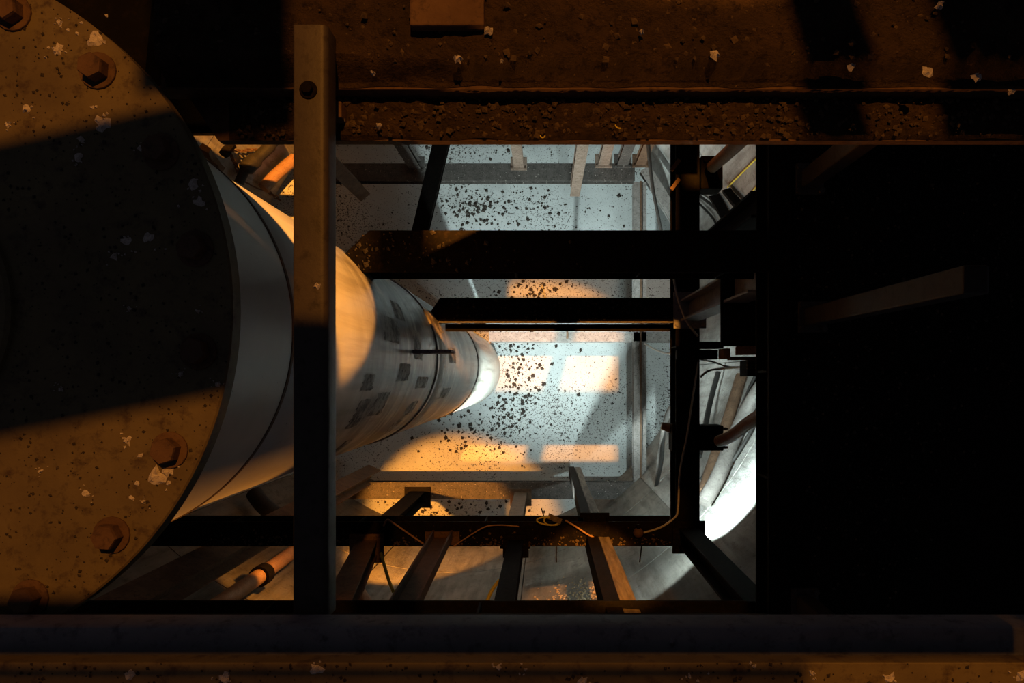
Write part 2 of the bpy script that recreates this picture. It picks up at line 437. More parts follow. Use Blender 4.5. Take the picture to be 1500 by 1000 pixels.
def X(px, D): return (px-800)/1000*D
def Y(py, D): return -(py-553)/1000*D
def xbeam(name, label, x0, x1, y0, y1, D, h, mat, **k):     # along X, covering py y0..y1
    yc = (Y(y0, D)+Y(y1, D))/2; w = Y(y0, D)-Y(y1, D)
    return ibeam(name, label, (X(x0, D), yc), (X(x1, D), yc), D, w, h, mat, **k)
def ybeam(name, label, x0, x1, y0, y1, D, h, mat, **k):
    xc = (X(x0, D)+X(x1, D))/2; w = X(x1, D)-X(x0, D)
    return ibeam(name, label, (xc, Y(y1, D)), (xc, Y(y0, D)), D, w, h, mat, **k)

DU, DM, DS, DG = 3.8, 6.1, 12.0, 12.3
# upper frame
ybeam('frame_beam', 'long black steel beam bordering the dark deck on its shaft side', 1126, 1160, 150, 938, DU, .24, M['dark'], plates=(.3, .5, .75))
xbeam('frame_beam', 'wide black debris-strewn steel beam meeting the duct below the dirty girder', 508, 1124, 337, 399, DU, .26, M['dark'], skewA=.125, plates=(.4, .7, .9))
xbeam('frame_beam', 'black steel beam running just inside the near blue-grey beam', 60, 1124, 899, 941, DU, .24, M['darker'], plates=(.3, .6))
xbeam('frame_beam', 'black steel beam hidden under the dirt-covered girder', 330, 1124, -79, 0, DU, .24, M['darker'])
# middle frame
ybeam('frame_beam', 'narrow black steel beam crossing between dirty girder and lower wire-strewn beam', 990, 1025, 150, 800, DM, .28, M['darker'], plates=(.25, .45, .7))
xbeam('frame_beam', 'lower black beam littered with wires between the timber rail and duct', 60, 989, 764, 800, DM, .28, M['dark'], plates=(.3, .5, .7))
mb = xbeam('frame_beam', 'thin black beam with bright lit lower edge beside the duct tip', 633, 989, 436, 470, DM, .20, M['dark'], skewA=.07, plates=(.4, .7))
am = MB(); am.box(X(640, DM), X(988, DM), Y(470, DM)-.002, Y(472.3, DM), DF-DM-.08, DF-DM-.01); am.build('lit_edge', M['litsteel'], mb)  # pale strip, puts the beam's lit lip into the colour
am = MB(); am.box(X(648, DM), X(988, DM), Y(472.5, DM), Y(483, DM), DF-DM-.20, DF-DM-.18); am.build('ledge_angle', M['dark'], mb)
# lower frame near the floor
xbeam('stage_beam', 'dusty lower beam under the dirty girder, carrying small posts', 455, 930, 239, 265, DS, .2, M['dusty'], plates=(.3, .6))
xbeam('stage_beam', 'pale speckled bar right of the duct tip, seen under the thin black beam', 716, 990, 486, 500, DS, .5, M['litsteel'])
xbeam('stage_beam', 'dusty lower beam at the foot of the timber guide rail', 450, 944, 706, 731, DS, .2, M['dusty'], plates=(.3, .6))
sb = ybeam('stage_beam', 'long pale speckled beam with a dark slit dividing the floor from the hoses', 928, 947, 266, 705, DS, .2, M['litsteel'])
MB().box(X(937.3, DS), X(939.5, DS), Y(705, DS), Y(266, DS), DF-DS, DF-DS+.05).build('upright_lip', M['rust'], sb)
ibeam('diagonal_brace', 'speckled diagonal brace at the upper corner of the lowest frame', (X(945, DS), Y(246, DS)), (X(1000, DS), Y(335, DS)), DS-.01, .20, .15, M['litsteel'])
ibeam('leaning_bar', 'dark flat bar crossing the dusty lower beam under the girder', (X(650, 10.2), Y(190, 10.2)), (X(613, 10.2), Y(345, 10.2)), 10.2, .24, .12, M['dark'], cat='bar')

# girder deck at the top, stepped, carrying caked dirt
gd = thing('girder', 'massive dirt-caked steel girder with stepped ledge across the top', 'girder', (.6, .9, DF-2.2))
DL_, DK = 1.79, 1.73
MB().prism([(-.86, Y(206, DL_)), (3.2, Y(206, DL_)), (3.2, .80), (-.98, .80)], DF-DL_-.03, DF-DL_).build('ledge', M['rust'], gd)
MB().prism([(-1.02, Y(131, DK)), (3.2, Y(131, DK)), (3.2, 1.16), (-.975, 1.16), (-.975, Y(131, DK)+.01)], DF-DL_+.001, DF-DK).build('deck_plate', M['rust'], gd)
MB().prism([(-1.02, Y(131, DK)), (-.98, 1.16), (-2.6, 1.16), (-2.6, .91), (-1.45, .91), (-1.3, .86), (-1.12, .765)], DF-DL_+.001, DF-DK).build('shadow_corner_plate', M['darker'], gd)  # deck's left end blackened to stand for the shadow there
MB().box(-1.38, 3.2, .86, .88, DF-2.36, DF-DL_-.031).build('web', M['dark'], gd)  # web run long and deep to shade the duct collar
MB().box(-1.3, 3.2, .845, .97, DF-2.385, DF-2.361).build('bottom_flange', M['dark'], gd)
def dirt(name, label, x0, x1, yf, D, prof, nx, ny, amp, clip=None):
    """a crust of dirt: prof(t)=height above plate at t in 0..1 from south to north"""
    b = MB(); vs_ = []; fs = []
    for j in range(ny+1):
        for i in range(nx+1):
            s = i/nx; t = j/ny; x = x0+(x1-x0)*s; y = yf[0]+(yf[1]-yf[0])*t
            e = min(1, min(t, 1-t)*14, min(s, 1-s)*40)
            if j == 0: y += .008*noise.noise((x*9, 3, 1))
            h = prof(t)+amp*(noise.fractal((x*6, y*6, 4), .7, 2.1, 5)*.7+noise.fractal((x*26, y*26, 9), .8, 2, 3)*.5)
            vs_.append((x, y, DF-D+max(.002, h*e)))
    for j in range(ny):
        for i in range(nx):
            a = j*(nx+1)+i
            if clip and not clip(*vs_[a][:2]): continue
            fs.append((a, a+1, a+nx+2, a+nx+1))
    o = b.add(vs_, fs).build(name, M['dirt'], gd, True); tag(o, label, kind='stuff')
dirt('dirt_crust', 'caked brown dirt on the ledge', -.83, 3.1, (Y(205, DL_), Y(146, DL_)), DL_, lambda t: .012, 420, 24, .014)
dirt('dirt_crust', 'caked brown dirt on the upper deck', -2.3, 3.1, (Y(131, DK)+.005, 1.15), DK, lambda t: .004+.05*min(1, max(0, (t-.02)/.10)), 460, 36, .016,
     lambda x, y: x > -.97)
def pebbles(name, label, nst, fn, sizes, mat, parent=None, cat=None):
    b = MB()
    for k in range(nst):
        x, y, z = fn(); b.stone((x, y, z), random.choice(sizes), .7)
    o = b.build(name, mat, parent); tag(o, label, cat, kind='stuff'); return o
def on_ledge(): return random.uniform(-.8, 3), random.uniform(Y(203, DL_), Y(146, DL_)), DF-DL_+.016
def on_deck(): return random.uniform(-.95, 3), random.uniform(.78, 1.15), DF-DK+random.uniform(.035, .06)
pebbles('pebbles', 'small brown stones in the dirt', 1500, on_ledge, (.003, .004, .006, .009), M['ochre'], gd)
pebbles('pebbles', 'small brown stones in the dirt', 2200, on_deck, (.003, .004, .006, .010), M['ochre'], gd)
dm = MB()
for px, py, s, D in ((672, 87, 8, 1.66), (1046, 82, 8, 1.66), (1358, 105, 9, 1.66), (1248, 98, 7, 1.66), (1376, 9, 8, 1.66), (1430, 113, 8, 1.66), (555, 185, 6, 1.76), (715, 45, 7, 1.66),
                     (502, 176, 4, 1.76), (940, 48, 4, 1.66), (1480, 135, 5, 1.66), (735, 90, 3, 1.66), (546, 108, 4, 1.66)):
    c = Wp(px, py, D); dm.splat(c, s*.0016, .012)
tag(dm.build('bird_droppings', M['drop'], gd), kind='stuff')
# offcut plates lying on the girder
pm = MB(); pm.box(X(600, 1.64), X(709, 1.64), Y(37, 1.64), Y(-60, 1.64), DF-1.672, DF-1.64)
tag(pm.build('steel_offcut', M['rust'], bevel=.004), 'rusty square plate lying on the dirt at the top edge', 'plate')
pm = MB(); pm.box(X(484, 1.73), X(500, 1.73), Y(172, 1.73), Y(148, 1.73), DF-1.775, DF-1.73)
tag(pm.build('steel_cleat', M['rust'], bevel=.003), 'small rusty cleat beside the upright bar on the ledge', 'cleat')
# curled shavings on the ledge
for (px, py, r, a0, a1, lab) in ((908, 181, .012, 3.4, 4.9, 'thin bright curved shaving on the ledge'), (795, 198, .006, 3.2, 6.2, 'tiny bright hooked shaving near the ledge edge')):
    pts = [Wp(px, py, 1.75)+Vector((r*math.cos(a0+(a1-a0)*k/8), r*math.sin(a0+(a1-a0)*k/8), 0)) for k in range(9)]
    tag(MB().tube(pts, .0016, 6).build('metal_shaving', M['yellow'], smooth=True), lab, 'shaving')

# unseen decks and beams above the collar, added for their shadows
nd = thing('shade_deck', 'unseen dark deck plate added over the far side to shade the floor', 'deck', (.5, 4, DF-1.8))
MB().box(.2, 2.2, 2.76, 5.6, DF-1.84, DF-1.8).build('deck_plate', M['dark'], nd)
MB().box(-1.2, .199, 2.55, 5.6, DF-1.84, DF-1.8).build('deck_plate', M['dark'], nd)
xbm = ibeam('shade_beam', 'unseen dark beam behind the girder, added to shade the floor', (-1.0, 1.745), (2.2, 1.745), 1.68, .35, .16, M['dark'])  # unseen, placed to shade the floor and the thin black beam
for xa, xb, w_, lab in ((.31, .67, .13, 'unseen dark shading beam nearest the middle behind the girder'), (-.475, -.46, .16, 'unseen dark shading beam second behind the girder'), (-.86, -.84, .10, 'unseen dark shading beam nearest the duct behind the girder')):
    ibeam('shade_link_beam', lab, (xa, 1.17), (xb, 2.54), 1.85, w_, .14, M['dark'])  # unseen, added for the shadow strips across the floor
MB().prism([(-.52, 1.17), (2.2, 1.17), (2.2, 1.38), (-.09, 1.38)], DF-1.80, DF-1.76).build('shade_plate', M['dark'], nd)  # added plate keeping the wide black beam in shadow
hp = thing('shade_platform', 'unseen dark platform added above the right side to shade it', 'platform', (2, 0, DF+.5))  # unseen, added to darken the right deck; a slot lights one post
for bx_ in ((.96, 1.06, -2.6, 2.6), (1.061, 1.2, -2.6, 1.56), (1.061, 1.2, 1.72, 2.6), (1.201, 3.4, -2.6, 2.6)): MB().box(*bx_, DF+.46, DF+.5).build('deck_plate', M['dark'], hp)
MB().box(.905, .959, 1.95, 2.95, DF+.46, DF+.5).build('edge_strip', M['dark'], hp)  # added strip shading the narrow black beam
hb = thing('unseen_headframe_beam', 'unseen dark beam above the flange, shading it', 'beam', (-1, 1.3, DF+.3))  # unseen beam, shaped to cast the shadow band on the flange
MB().prism([(-2.2, .62), (-.215, 1.01), (-.25, 1.48), (-2.2, 1.04)], DF+.46, DF+.5).build('beam', M['dark'], hb)

MB().prism([(-.42, 1.48), (-.19, 1.50), (-.19, 1.82), (-.42, 1.80)], DF+.46, DF+.5).build('shade_end_plate', M['dark'], hb)  # added plate shading the girder's left end
for lab, p, q in (('unseen dark slanting brace added to shade the girder, outer', (.89, 1.78), (1.03, 1.40)), ('unseen dark slanting brace added to shade the girder, inner', (.655, 1.78), (.78, 1.40))):  # unseen bars, added for the slanting shadows on the girder
    bo = thing('shade_brace', lab, 'brace', (p[0], p[1], DF+.4)); MB().bar((*p, DF+.43), (*q, DF+.43), .11, .05).build('bar', M['dark'], bo)
hr = thing('shade_rail', 'unseen dark rail and slats added above the camera to shade the near beams', 'rail', (0, .6, DF+.4))  # unseen rail and slats, added to shade the near beams
MB().box(-1.6, .955, .552, .65, DF+.46, DF+.5).build('rail', M['dark'], hr)
for k in range(10): MB().box(-1.6, .60, .17+.0375*k, .17+.0375*k+.029, DF+.495, DF+.498).build('shade_slat', M['dark'], hr)
MB().box(-.20, .0, .651, 1.10, DF+.47, DF+.5).build('shade_side_plate', M['dark'], hr)  # added plate darkening the lower half of the cross bar

# the bar bolted across the opening
gb = thing('cross_bar', 'grey steel hollow bar bolted across from girder to near beam', 'bar', (X(454, 1.6), 0, DF-1.68))
bw = X(479, 1.6)-X(429, 1.6); bx = X(454, 1.6)
prof = []
hw, hh, rr = bw/2, .04, .016
for cx_, cz_, a0 in ((hw-rr, hh-rr, 0), (-hw+rr*.3, hh-rr*.3, 90), (-hw+rr, -hh+rr, 180), (hw-rr, -hh+rr, 270)):
    r_ = rr*.3 if a0 == 90 else rr
    for k in range(6):
        t = math.radians(a0+18*k); prof.append((cx_+r_*math.cos(t), cz_+r_*math.sin(t)))
m = MB(); npf = len(prof); y0, y1 = -.565, Y(36, 1.6)
m.add([(bx+x, y0, DF-1.64+z) for x, z in prof]+[(bx+x, y1, DF-1.64+z) for x, z in prof],
      [tuple(range(npf)), tuple(range(2*npf-1, npf-1, -1))]+[((i+1) % npf, i, npf+i, npf+(i+1) % npf) for i in range(npf)])
m.build('tube', M['paintsteel'], gb, True)
c = Wp(452, 132, 1.6); bm = MB(); bm.hexa((c.x, c.y, c.z), .021, .004, 0, 18); bm.hexa((c.x, c.y, c.z+.004), .0135, .012); bm.build('bolt', M['dark'], gb)
dm = MB(); c = Wp(465, 419, 1.5995); dm.splat((c.x, c.y, c.z), .010, .006); tag(dm.build('bird_dropping', M['drop'], gb), kind='stuff')

# near beams along the bottom edge
nb = thing('near_beam', 'blue-grey steel beam with worn rounded edge along the bottom', 'beam', (0, -.58, DF-1.58))
m = MB(); DA = 1.5; ya, yb = Y(917, DA), Y(1010, DA)
pf = [(ya-.012, DF-DA-.085), (ya, DF-DA-.075), (ya, DF-DA-.012), (ya-.004, DF-DA-.004), (ya-.013, DF-DA), (yb, DF-DA), (yb, DF-DA-.085)]
npf = len(pf); nx = 2
m.add([(x, y, z) for x in (-1.9, 2.3) for y, z in pf], [tuple(range(npf)), tuple(range(2*npf-1, npf-1, -1))]+[((i+1) % npf, i, npf+i, npf+(i+1) % npf) for i in range(npf)])
m.build('flange_face', M['bluesteel'], nb, True)
MB().box(-1.9, 2.3, -.80, -.72, DF-1.9, DF-DA-.086).build('web', M['dark'], nb)
gm = MB(); c = Wp(985, 940, DA-.001); gm.stone((c.x, c.y, c.z), .012, .5); gm.build('paint_flake', M['bluesteel'], nb)
nk = thing('near_plank', 'rust-brown steel plate with white droppings along the very bottom edge', 'plate', (0, -.75, DF-1.40))
MB().box(-1.9, 2.3, Y(970, 1.40), -1.25, DF-1.44, DF-1.40).build('plate', M['flange'], nk, bevel=.003)
dm = MB()
for px, py, s in ((190, 988, 8), (330, 992, 10), (463, 980, 12), (730, 977, 5), (853, 996, 9), (1305, 992, 9), (1010, 990, 3), (1022, 996, 3), (1190, 986, 5), (1495, 990, 9), (770, 980, 3), (1105, 975, 4)):
    c = Wp(px, py, 1.3995); dm.splat((c.x, c.y, c.z), s*.0013, .006)
    for k in range(3): dm.splat((c.x+random.gauss(0, .012), c.y+random.gauss(0, .01), c.z), .003, .003, 7)
tag(dm.build('bird_droppings', M['drop'], nk), kind='stuff')
pebbles('grit', None, 160, lambda: (random.uniform(-1.1, 1), random.uniform(-.63, -.585), DF-1.399), (.002, .003, .005), M['stone'], nk)

# right-hand deck with debris and posts
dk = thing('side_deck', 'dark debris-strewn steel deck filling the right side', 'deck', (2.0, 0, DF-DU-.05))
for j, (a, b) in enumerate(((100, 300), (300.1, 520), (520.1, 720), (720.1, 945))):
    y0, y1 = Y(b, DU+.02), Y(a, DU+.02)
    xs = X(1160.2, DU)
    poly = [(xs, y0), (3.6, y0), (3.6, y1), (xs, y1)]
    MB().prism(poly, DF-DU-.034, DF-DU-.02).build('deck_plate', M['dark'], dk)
def on_sdeck():
    while True:
        x, y = random.uniform(X(1165, DU), 2.85), random.uniform(Y(910, DU), Y(210, DU))
        if (x-SCX)**2+(y-SCY)**2 < (SR-.1)**2: return x, y, DF-DU-.016
pebbles('rubble', 'scattered crumbs on the deck', 700, on_sdeck, (.004, .006, .008, .012), M['stone'], dk)
pebbles('rubble', 'scattered pale crumbs on the deck', 150, on_sdeck, (.004, .006, .009), M['ochre'], dk)
for (px, py, lab) in ((1186, 262, 'dark upright post on the deck nearest the girder'), (1190, 464, 'post on the deck with a pale lit side, level with the thin black beam'), (1178, 884, 'dark upright post at the deck corner by the near beam')):
    post('deck_post', lab, X(px, DU), Y(py, DU), 2.35, DU+.018, .09, .10, M['paintsteel'], 'box')
b = pebbles('rubble', 'loose stones on the wide black beam below the girder', 90, lambda: (X(520, DU)+abs(random.gauss(0, .5)), random.uniform(Y(396, DU), Y(340, DU)), DF-DU+.006), (.005, .007, .010, .018), M['stone'], None, 'rubble')
b = pebbles('rubble', 'dusty crumbs on the thin black beam', 160, lambda: (random.uniform(X(660, DM), X(985, DM)), random.uniform(Y(468, DM), Y(437, DM)), DF-DM+.006), (.006, .009, .015), M['stone'], None, 'rubble')
b = pebbles('rubble', 'rust crumbs along the wire-strewn lower beam', 420, lambda: (random.uniform(X(300, DM), X(985, DM)), Y(799, DM)+abs(random.gauss(0, .05)), DF-DM+.006), (.006, .009, .014), M['ochre'], None, 'rubble')

# posts between middle and upper frames
post('frame_post', 'black corner post rising from the lower corner beyond the hoses', 1.27, -1.42, DU+.25, DM-.002, .17, .17, M['dark'], 'I')
post('frame_post', 'dark grey post rising from the thin black beam toward the deck', 1.28, .60, DU+.25, DM-.002, .17, .19, M['bluesteel'], 'I')
post('frame_post', 'black post in front of the pale concrete, upper corner by the deck', 1.30, 1.03, DU+.25, DM-.002, .17, .16, M['darker'], 'I')
post('frame_post', 'broad channel post left of the yellow wire below the lower beam', -.925, -1.43, DU+.25, DM-.002, .18, .07, M['rust'], 'C', x2=-.87)
post('frame_post', 'slim upright post between the two loose yellow wires and the rubble', -.27, -1.50, DU+.25, DM-.002, .135, .12, M['dark'], 'I')
post('frame_post', 'dark post beside the hollow bar with a rusty lit edge', -1.60, -1.52, DU+.25, DM-.002, .18, .15, M['rust'], 'I', x2=-1.30)
# short posts on the lowest frame
for (px, py, w, mt, lab, dt) in ((608, 241, .20, 'dusty', 'pale short post on the dusty lower beam, left of the leaning bar', 9.2),
                         (760, 240, .17, 'rustpale', 'pinkish short post with base plate on the dusty lower beam', 9.2),
                         (884, 236, .18, 'rustpale', 'pale stubby post beside the upper timber guide', 9.6),
                         (912, 236, .18, 'dusty', 'pale stubby post next to the diagonal brace corner', 9.6),
                         (938, 236, .17, 'rust', 'leaning reddish post at the brace corner', 9.2),
                         (612, 728, .27, 'dark', 'short black post on the dusty beam below the duct', 9.3),
                         (763, 728, .22, 'rust', 'short post on the dusty beam directly above the slim upright post', 9.3)):
    post('stage_post', lab, X(px, DS), Y(py, DS), dt, DS-.004, w, w*.8, M[mt], 'I')
# guide rails
post('guide_rail', 'weathered timber guide rail crossing the lower beam, wood grain showing', X(846, DG), Y(690, DG), 2.3, DG, .10, .15, M['wood'], 'timber', foot=False, x2=X(951, 2.3*1.0)*1.0+0.14, y2=Y(915, 2.3)-.55, cat='rail')
g0 = [o for o in C.objects if o.name == 'guide_rail'][0]
MB().bar((X(846, DG)-.11, Y(690, DG), DF-DG), (X(951, 2.3)+.04, Y(915, 2.3)-.55, DF-2.3), .10, .17, (0, 1, 0)).build('shaded_face_strip', M['dark'], g0, bevel=.004)  # added dark strip, stands for the timber's shaded left face
post('guide_rail', 'rusty guide rail with bright edge ending beneath the duct', X(545, DG), Y(693, DG), 2.6, DG, .24, .24, M['rust'], 'I', foot=False, ang=25, cat='rail')
post('guide_rail', 'rusty twin-edged guide rail hanging right of the hollow bar', X(530, DG), Y(283, DG), 2.6, DG, .22, .22, M['rust'], 'I', foot=False, ang=-40, cat='rail')
post('guide_rail', 'reddish guide rail hanging over the pale floor beneath the girder', X(842, DG), Y(280, DG), 2.6, DG, .17, .19, M['rustpale'], 'I', foot=False, cat='rail')

# ------------------------------------------------------------------ fittings on the frames
def block(name, label, x0, x1, y0, y1, D, h, mat, cat, bolts=(), side=0):
    cx_, cy_ = (X(x0, D)+X(x1, D))/2, (Y(y0, D)+Y(y1, D))/2
    r = thing(name, label, cat, (cx_, cy_, DF-D-h))
    MB().box(X(x0, D), X(x1, D), Y(y0, D), Y(y1, D), DF-D-h, DF-D).build('body', mat, r, bevel=.008)
    for (px, py) in bolts:
        MB().hexa((X(px, D), Y(py, D), DF-D), .022, .03).build('bolt', mat, r)
    return r
cl = block('pipe_clamp', 'black clamp block holding the orange hose on the narrow beam', 1026, 1060, 623, 660, DM+.06, .22, M['darker'], 'clamp', ((1032, 628), (1032, 655), (1052, 655)))
for yy in (628, 655):
    MB().tube([Wp(1060, yy, DM+.12), Wp(1066, yy, DM+.12)], .012, 8).build('stud', M['rust'], cl)
cl = block('pipe_clamp', 'black clamp block by the pale concrete in the upper corner', 1027, 1059, 228, 276, DM+.06, .22, M['darker'], 'clamp', ((1033, 235), (1052, 268)))
block('hose_bracket', 'black bracket left of the narrow beam with a short pipe stub', 985, 989.5, 621, 662, DM+.02, .2, M['dark'], 'bracket')
tag(MB().tube([Wp(969, 623, 6.3), Wp(976, 625, 6.3), Wp(984.5, 628, 6.25)], [.03, .04, .04], 12).build('pipe_stub', M['pipe'], smooth=True), 'short orange pipe stub left of the narrow black beam', 'pipe')
for py, lab in ((242, 'upper small rusty cleat on the narrow beam by the girder'), (270, 'lower small rusty cleat on the narrow beam by the girder')):
    m = MB(); a = Wp(983, py+8, 6.05); b = Wp(995, py-8, 6.05); m.bar(a, b, .035, .03); tag(m.build('angle_cleat', M['rust'], bevel=.003), lab, 'cleat')
br = thing('pump_bracket', 'black bracket arm with orange gusset between narrow beam and deck', 'bracket', Wp(1060, 515, 6.0))
MB().box(X(1026, 5.9), X(1060, 5.9), Y(500, 5.9), Y(510, 5.9), DF-6.05, DF-5.9).build('arm', M['darker'], br)
MB().box(X(992, 5.98), X(1052, 5.98), Y(512, 5.98), Y(526, 5.98), DF-6.06, DF-5.98).build('channel', M['darker'], br, bevel=.006)
MB().box(X(1061, 5.8), X(1070, 5.8), Y(510, 5.8), Y(525, 5.8), DF-6.0, DF-5.8).build('spacer', M['pipe'], br)
ps = [Wp(1078, 507.5, 5.5), Wp(1124, 499, 5.5), Wp(1124, 519, 5.5), Wp(1078, 520, 5.5)]
MB().prism([(p.x, p.y) for p in ps][::-1], DF-5.52, DF-5.5).build('gusset', M['pipe'], br)
MB().box(X(1070, 5.5), X(1126, 5.5), Y(522, 5.5), Y(527, 5.5), DF-5.6, DF-5.5).build('edge_strip', M['rust'], br)
rb = thing('ribbed_housing', 'dark ribbed metal housing under the bracket beside the deck', 'housing', Wp(1110, 540, 5.7))
MB().box(X(1096, 5.6), X(1127, 5.6), Y(527, 5.6), Y(551, 5.6), DF-5.85, DF-5.63).build('body', M['dark'], rb, bevel=.006)
for k in range(6):
    yy = 528.5+2.1*k
    MB().box(X(1095, 5.6), X(1126, 5.6), Y(yy, 5.6), Y(yy+1.1, 5.6), DF-5.63, DF-5.60).build('rib', M['rust'], rb)
tag(MB().box(X(1056, 4.6), X(1130, 4.6), Y(406, 4.6), Y(507, 4.6), DF-4.62, DF-4.6).build('cover_plate', M['darker'], bevel=.004), 'black rectangular plate between the dark grey post and the deck', 'plate')
# white work lamp housing under the frame corner
for (L, lab, hx, hy) in ((WL, 'hooded work lamp slung under the lower beam below the wire coil', .05, -1.43), (WS, 'hooded lamp tucked below the frame corner lighting the curved wall', 1.30, -1.37)):
    wl = thing('work_lamp', lab, 'lamp', L); zc = L[2]+.02
    MB().lathe([(.001, zc+.14), (.05, zc+.13), (.10, zc+.05), (.12, zc-.01), (.113, zc-.01), (.09, zc+.05), (.045, zc+.115), (.001, zc+.12)], L[0], L[1], 24, False).build('hood', M['hose'], wl, True)
    MB().tube([(L[0], L[1], zc+.135), (L[0], L[1]+.001, zc+.2), (hx, hy, DF-6.385)], .012, 8).build('hanger', M['hose'], wl)
# round fitting on the lower beam
rf = thing('round_fitting', 'small round brown fitting with cable on the lower black beam', 'fitting', Wp(935, 780, DM))
c = Wp(935, 780, DM-.045)
MB().lathe([(.045*math.sin(PI*k/10)+.0005, c.z-.045*math.cos(PI*k/10)) for k in range(11)], c.x, c.y, 20, False).build('globe', M['rust'], rf, True)
MB().tube([c+Vector((0, .038, .01)), c+Vector((-.004, .075, .01))], .016, 10).build('neck', M['dark'], rf, True)

# ------------------------------------------------------------------ hoses, pipes, cables
def smooth_pts(ps, sub=6):
    out = []; n_ = len(ps)
    for i in range(n_-1):
        p0, p1, p2, p3 = ps[max(i-1, 0)], ps[i], ps[i+1], ps[min(i+2, n_-1)]
        for k in range(sub):
            t = k/sub
            out.append(.5*((2*p1)+(-p0+p2)*t+(2*p0-5*p1+4*p2-p3)*t*t+(-p0+3*p1-3*p2+p3)*t**3))
    out.append(ps[-1]); return out
def hose(name, label, pts, r, mat, D=None, off=None, cat='hose', group=None, n=10):
    P = []
    for q in pts:
        if len(q) == 3: P.append(Wp(*q))
        elif off is not None: P.append(WW(q[0], q[1], off))
        else: P.append(Wp(q[0], q[1], D))
    o = MB().tube(smooth_pts(P), r, n).build(name, M[mat], smooth=True); return tag(o, label, cat, group)
hose('hose', 'orange-dusted hose on the wall just right of the narrow beam', [(1086, 550), (1064, 622), (1044, 680), (1031, 722)], .075, 'rust', off=.10)
hose('hose', 'thin dark hose between the two thick hoses on the curved wall', [(1108, 550), (1086, 600), (1063, 652)], .035, 'hose', off=.08)
hose('hose', 'thick grey hose curving down the wall from the ribbed housing', [(1130, 545), (1100, 590), (1076, 640), (1052, 698), (1031, 735)], .09, 'hosegrey', off=.12)
hose('cable', 'thin black cable between the grey hose and the bowing cable', [(1122, 560), (1098, 612), (1076, 655), (1050, 690), (1030, 712)], .024, 'hose', off=.05, cat='cable')
hose('cable', 'pair of thin black cables low on the wall by the narrow beam, outer', [(1060, 640), (1048, 668), (1034, 700), (1026, 718)], .02, 'hose', off=.04, cat='cable')
hose('hose', 'dark hose hugging the narrow beam below the bracket', [(1052, 545), (1040, 590), (1030, 640), (1024, 668)], .04, 'hose', off=.08)
hose('hose', 'dark hose closest to the deck edge on the curved wall', [(1135, 560), (1118, 592), (1100, 620)], .05, 'hose', off=.07)
hose('cable', 'black cable bowing over the brightest part of the wall', [(1112, 605), (1095, 640), (1075, 672), (1054, 700), (1038, 718)], .022, 'hose', off=.05, cat='cable')
hose('cable', 'thin black cable under the clamp block on the bright wall', [(1048, 655), (1040, 680), (1026, 702)], .016, 'hose', off=.05, cat='cable')
hose('hose', 'bent orange hose running from the black clamp block to the deck', [(1053, 646, 6.0), (1062, 643, 5.9), (1075, 636, 5.7), (1098, 618, 5.3), (1130, 600, 4.9)], .052, 'pipe')
hose('hose', 'looped grey hose hanging left of the narrow beam', [(990, 588, 7.2), (978, 607, 7.6), (971, 640, 8.6), (968, 680, 9.8), (958, 722, 11), (945, 752, 12)], .03, 'hose')
hose('hose', 'second looped grey hose nearer the pale beam', [(988, 592, 7.3), (973, 622, 8.0), (966, 660, 9.3), (962, 700, 10.8), (951, 735, 12), (944, 755, 12.4)], .026, 'hosegrey')
hose('cable', 'black cable drooping across the narrow beam to the round fitting', [(1023, 530, 6.05), (1015, 580, 6.0), (1006, 640, 6.02), (996, 690, 6.04), (993, 745, 6.05), (988, 758, 6.05), (968, 772, 6.06), (943, 780, 6.07)], .009, 'wire', cat='cable')
hose('pipe', 'reddish pipe rising from the upper clamp block past the concrete', [(1044, 244, 6.05), (1064, 226, 5.6), (1092, 200, 5.0)], .055, 'pipe', cat='pipe')
hose('cable', 'black cable crossing the upper right concrete', [(1022, 285), (1042, 300), (1062, 318), (1082, 340)], .025, 'hose', off=.06, cat='cable')
hose('cable', 'shorter black cable nearer the narrow beam in the upper right', [(1022, 296), (1034, 308), (1046, 322), (1053, 340)], .02, 'hose', off=.06, cat='cable')
hose('wire', 'long yellow wire down the upper right concrete', [(1066, 274), (1096, 244), (1128, 212)], .012, 'yellow', off=.02, cat='wire')
hose('wire', 'faint yellow wire closest to the deck on the upper right concrete', [(1082, 303), (1104, 278), (1128, 248)], .009, 'yellow', off=.02, cat='wire')
hose('cable', 'thin dark cable hanging past the diagonal brace corner', [(949, 200, 7), (952, 240, 8), (958, 285, 9), (969, 340, 10)], .022, 'hose', cat='cable')
hose('wire', 'white wire hooked over the crossing of thin beam and narrow beam', [(986, 400, 5.9), (990, 425, 5.9), (998, 452, 5.9), (1008, 474, 5.9), (1022, 492, 5.95)], .010, 'wire', cat='wire')
hose('wire', 'pale wire sagging between speckled beam and narrow beam', [(944, 503, 11.5), (960, 512, 10), (975, 517, 8), (992, 517, 6.4)], .014, 'wire', cat='wire')
hose('wire', 'loose pale wire tangled under the bracket, upper strand', [(1026, 526, 6.3), (1045, 530, 6.4), (1062, 536, 6.5), (1080, 538, 6.4), (1095, 539, 6.0)], .009, 'wire', cat='wire')
hose('wire', 'loose pale wire sweeping from bracket to the narrow beam, lower strand', [(1026, 552, 6.6), (1038, 543, 6.6), (1055, 540, 6.6), (1078, 538, 6.3), (1096, 538, 6.0)], .012, 'wire', cat='wire')
hose('wire', 'bright yellow wire dangling by the broad channel post', [(558, 810, 5.6), (563, 828, 5.5), (569, 848, 5.4), (576, 866, 5.3)], .013, 'yellow', cat='wire')
hose('wire', 'bright yellow wire curling left of the slim upright post', [(731, 850, 5.4), (722, 862, 5.3), (714, 879, 5.2), (708, 902, 5.1)], .014, 'yellow', cat='wire')
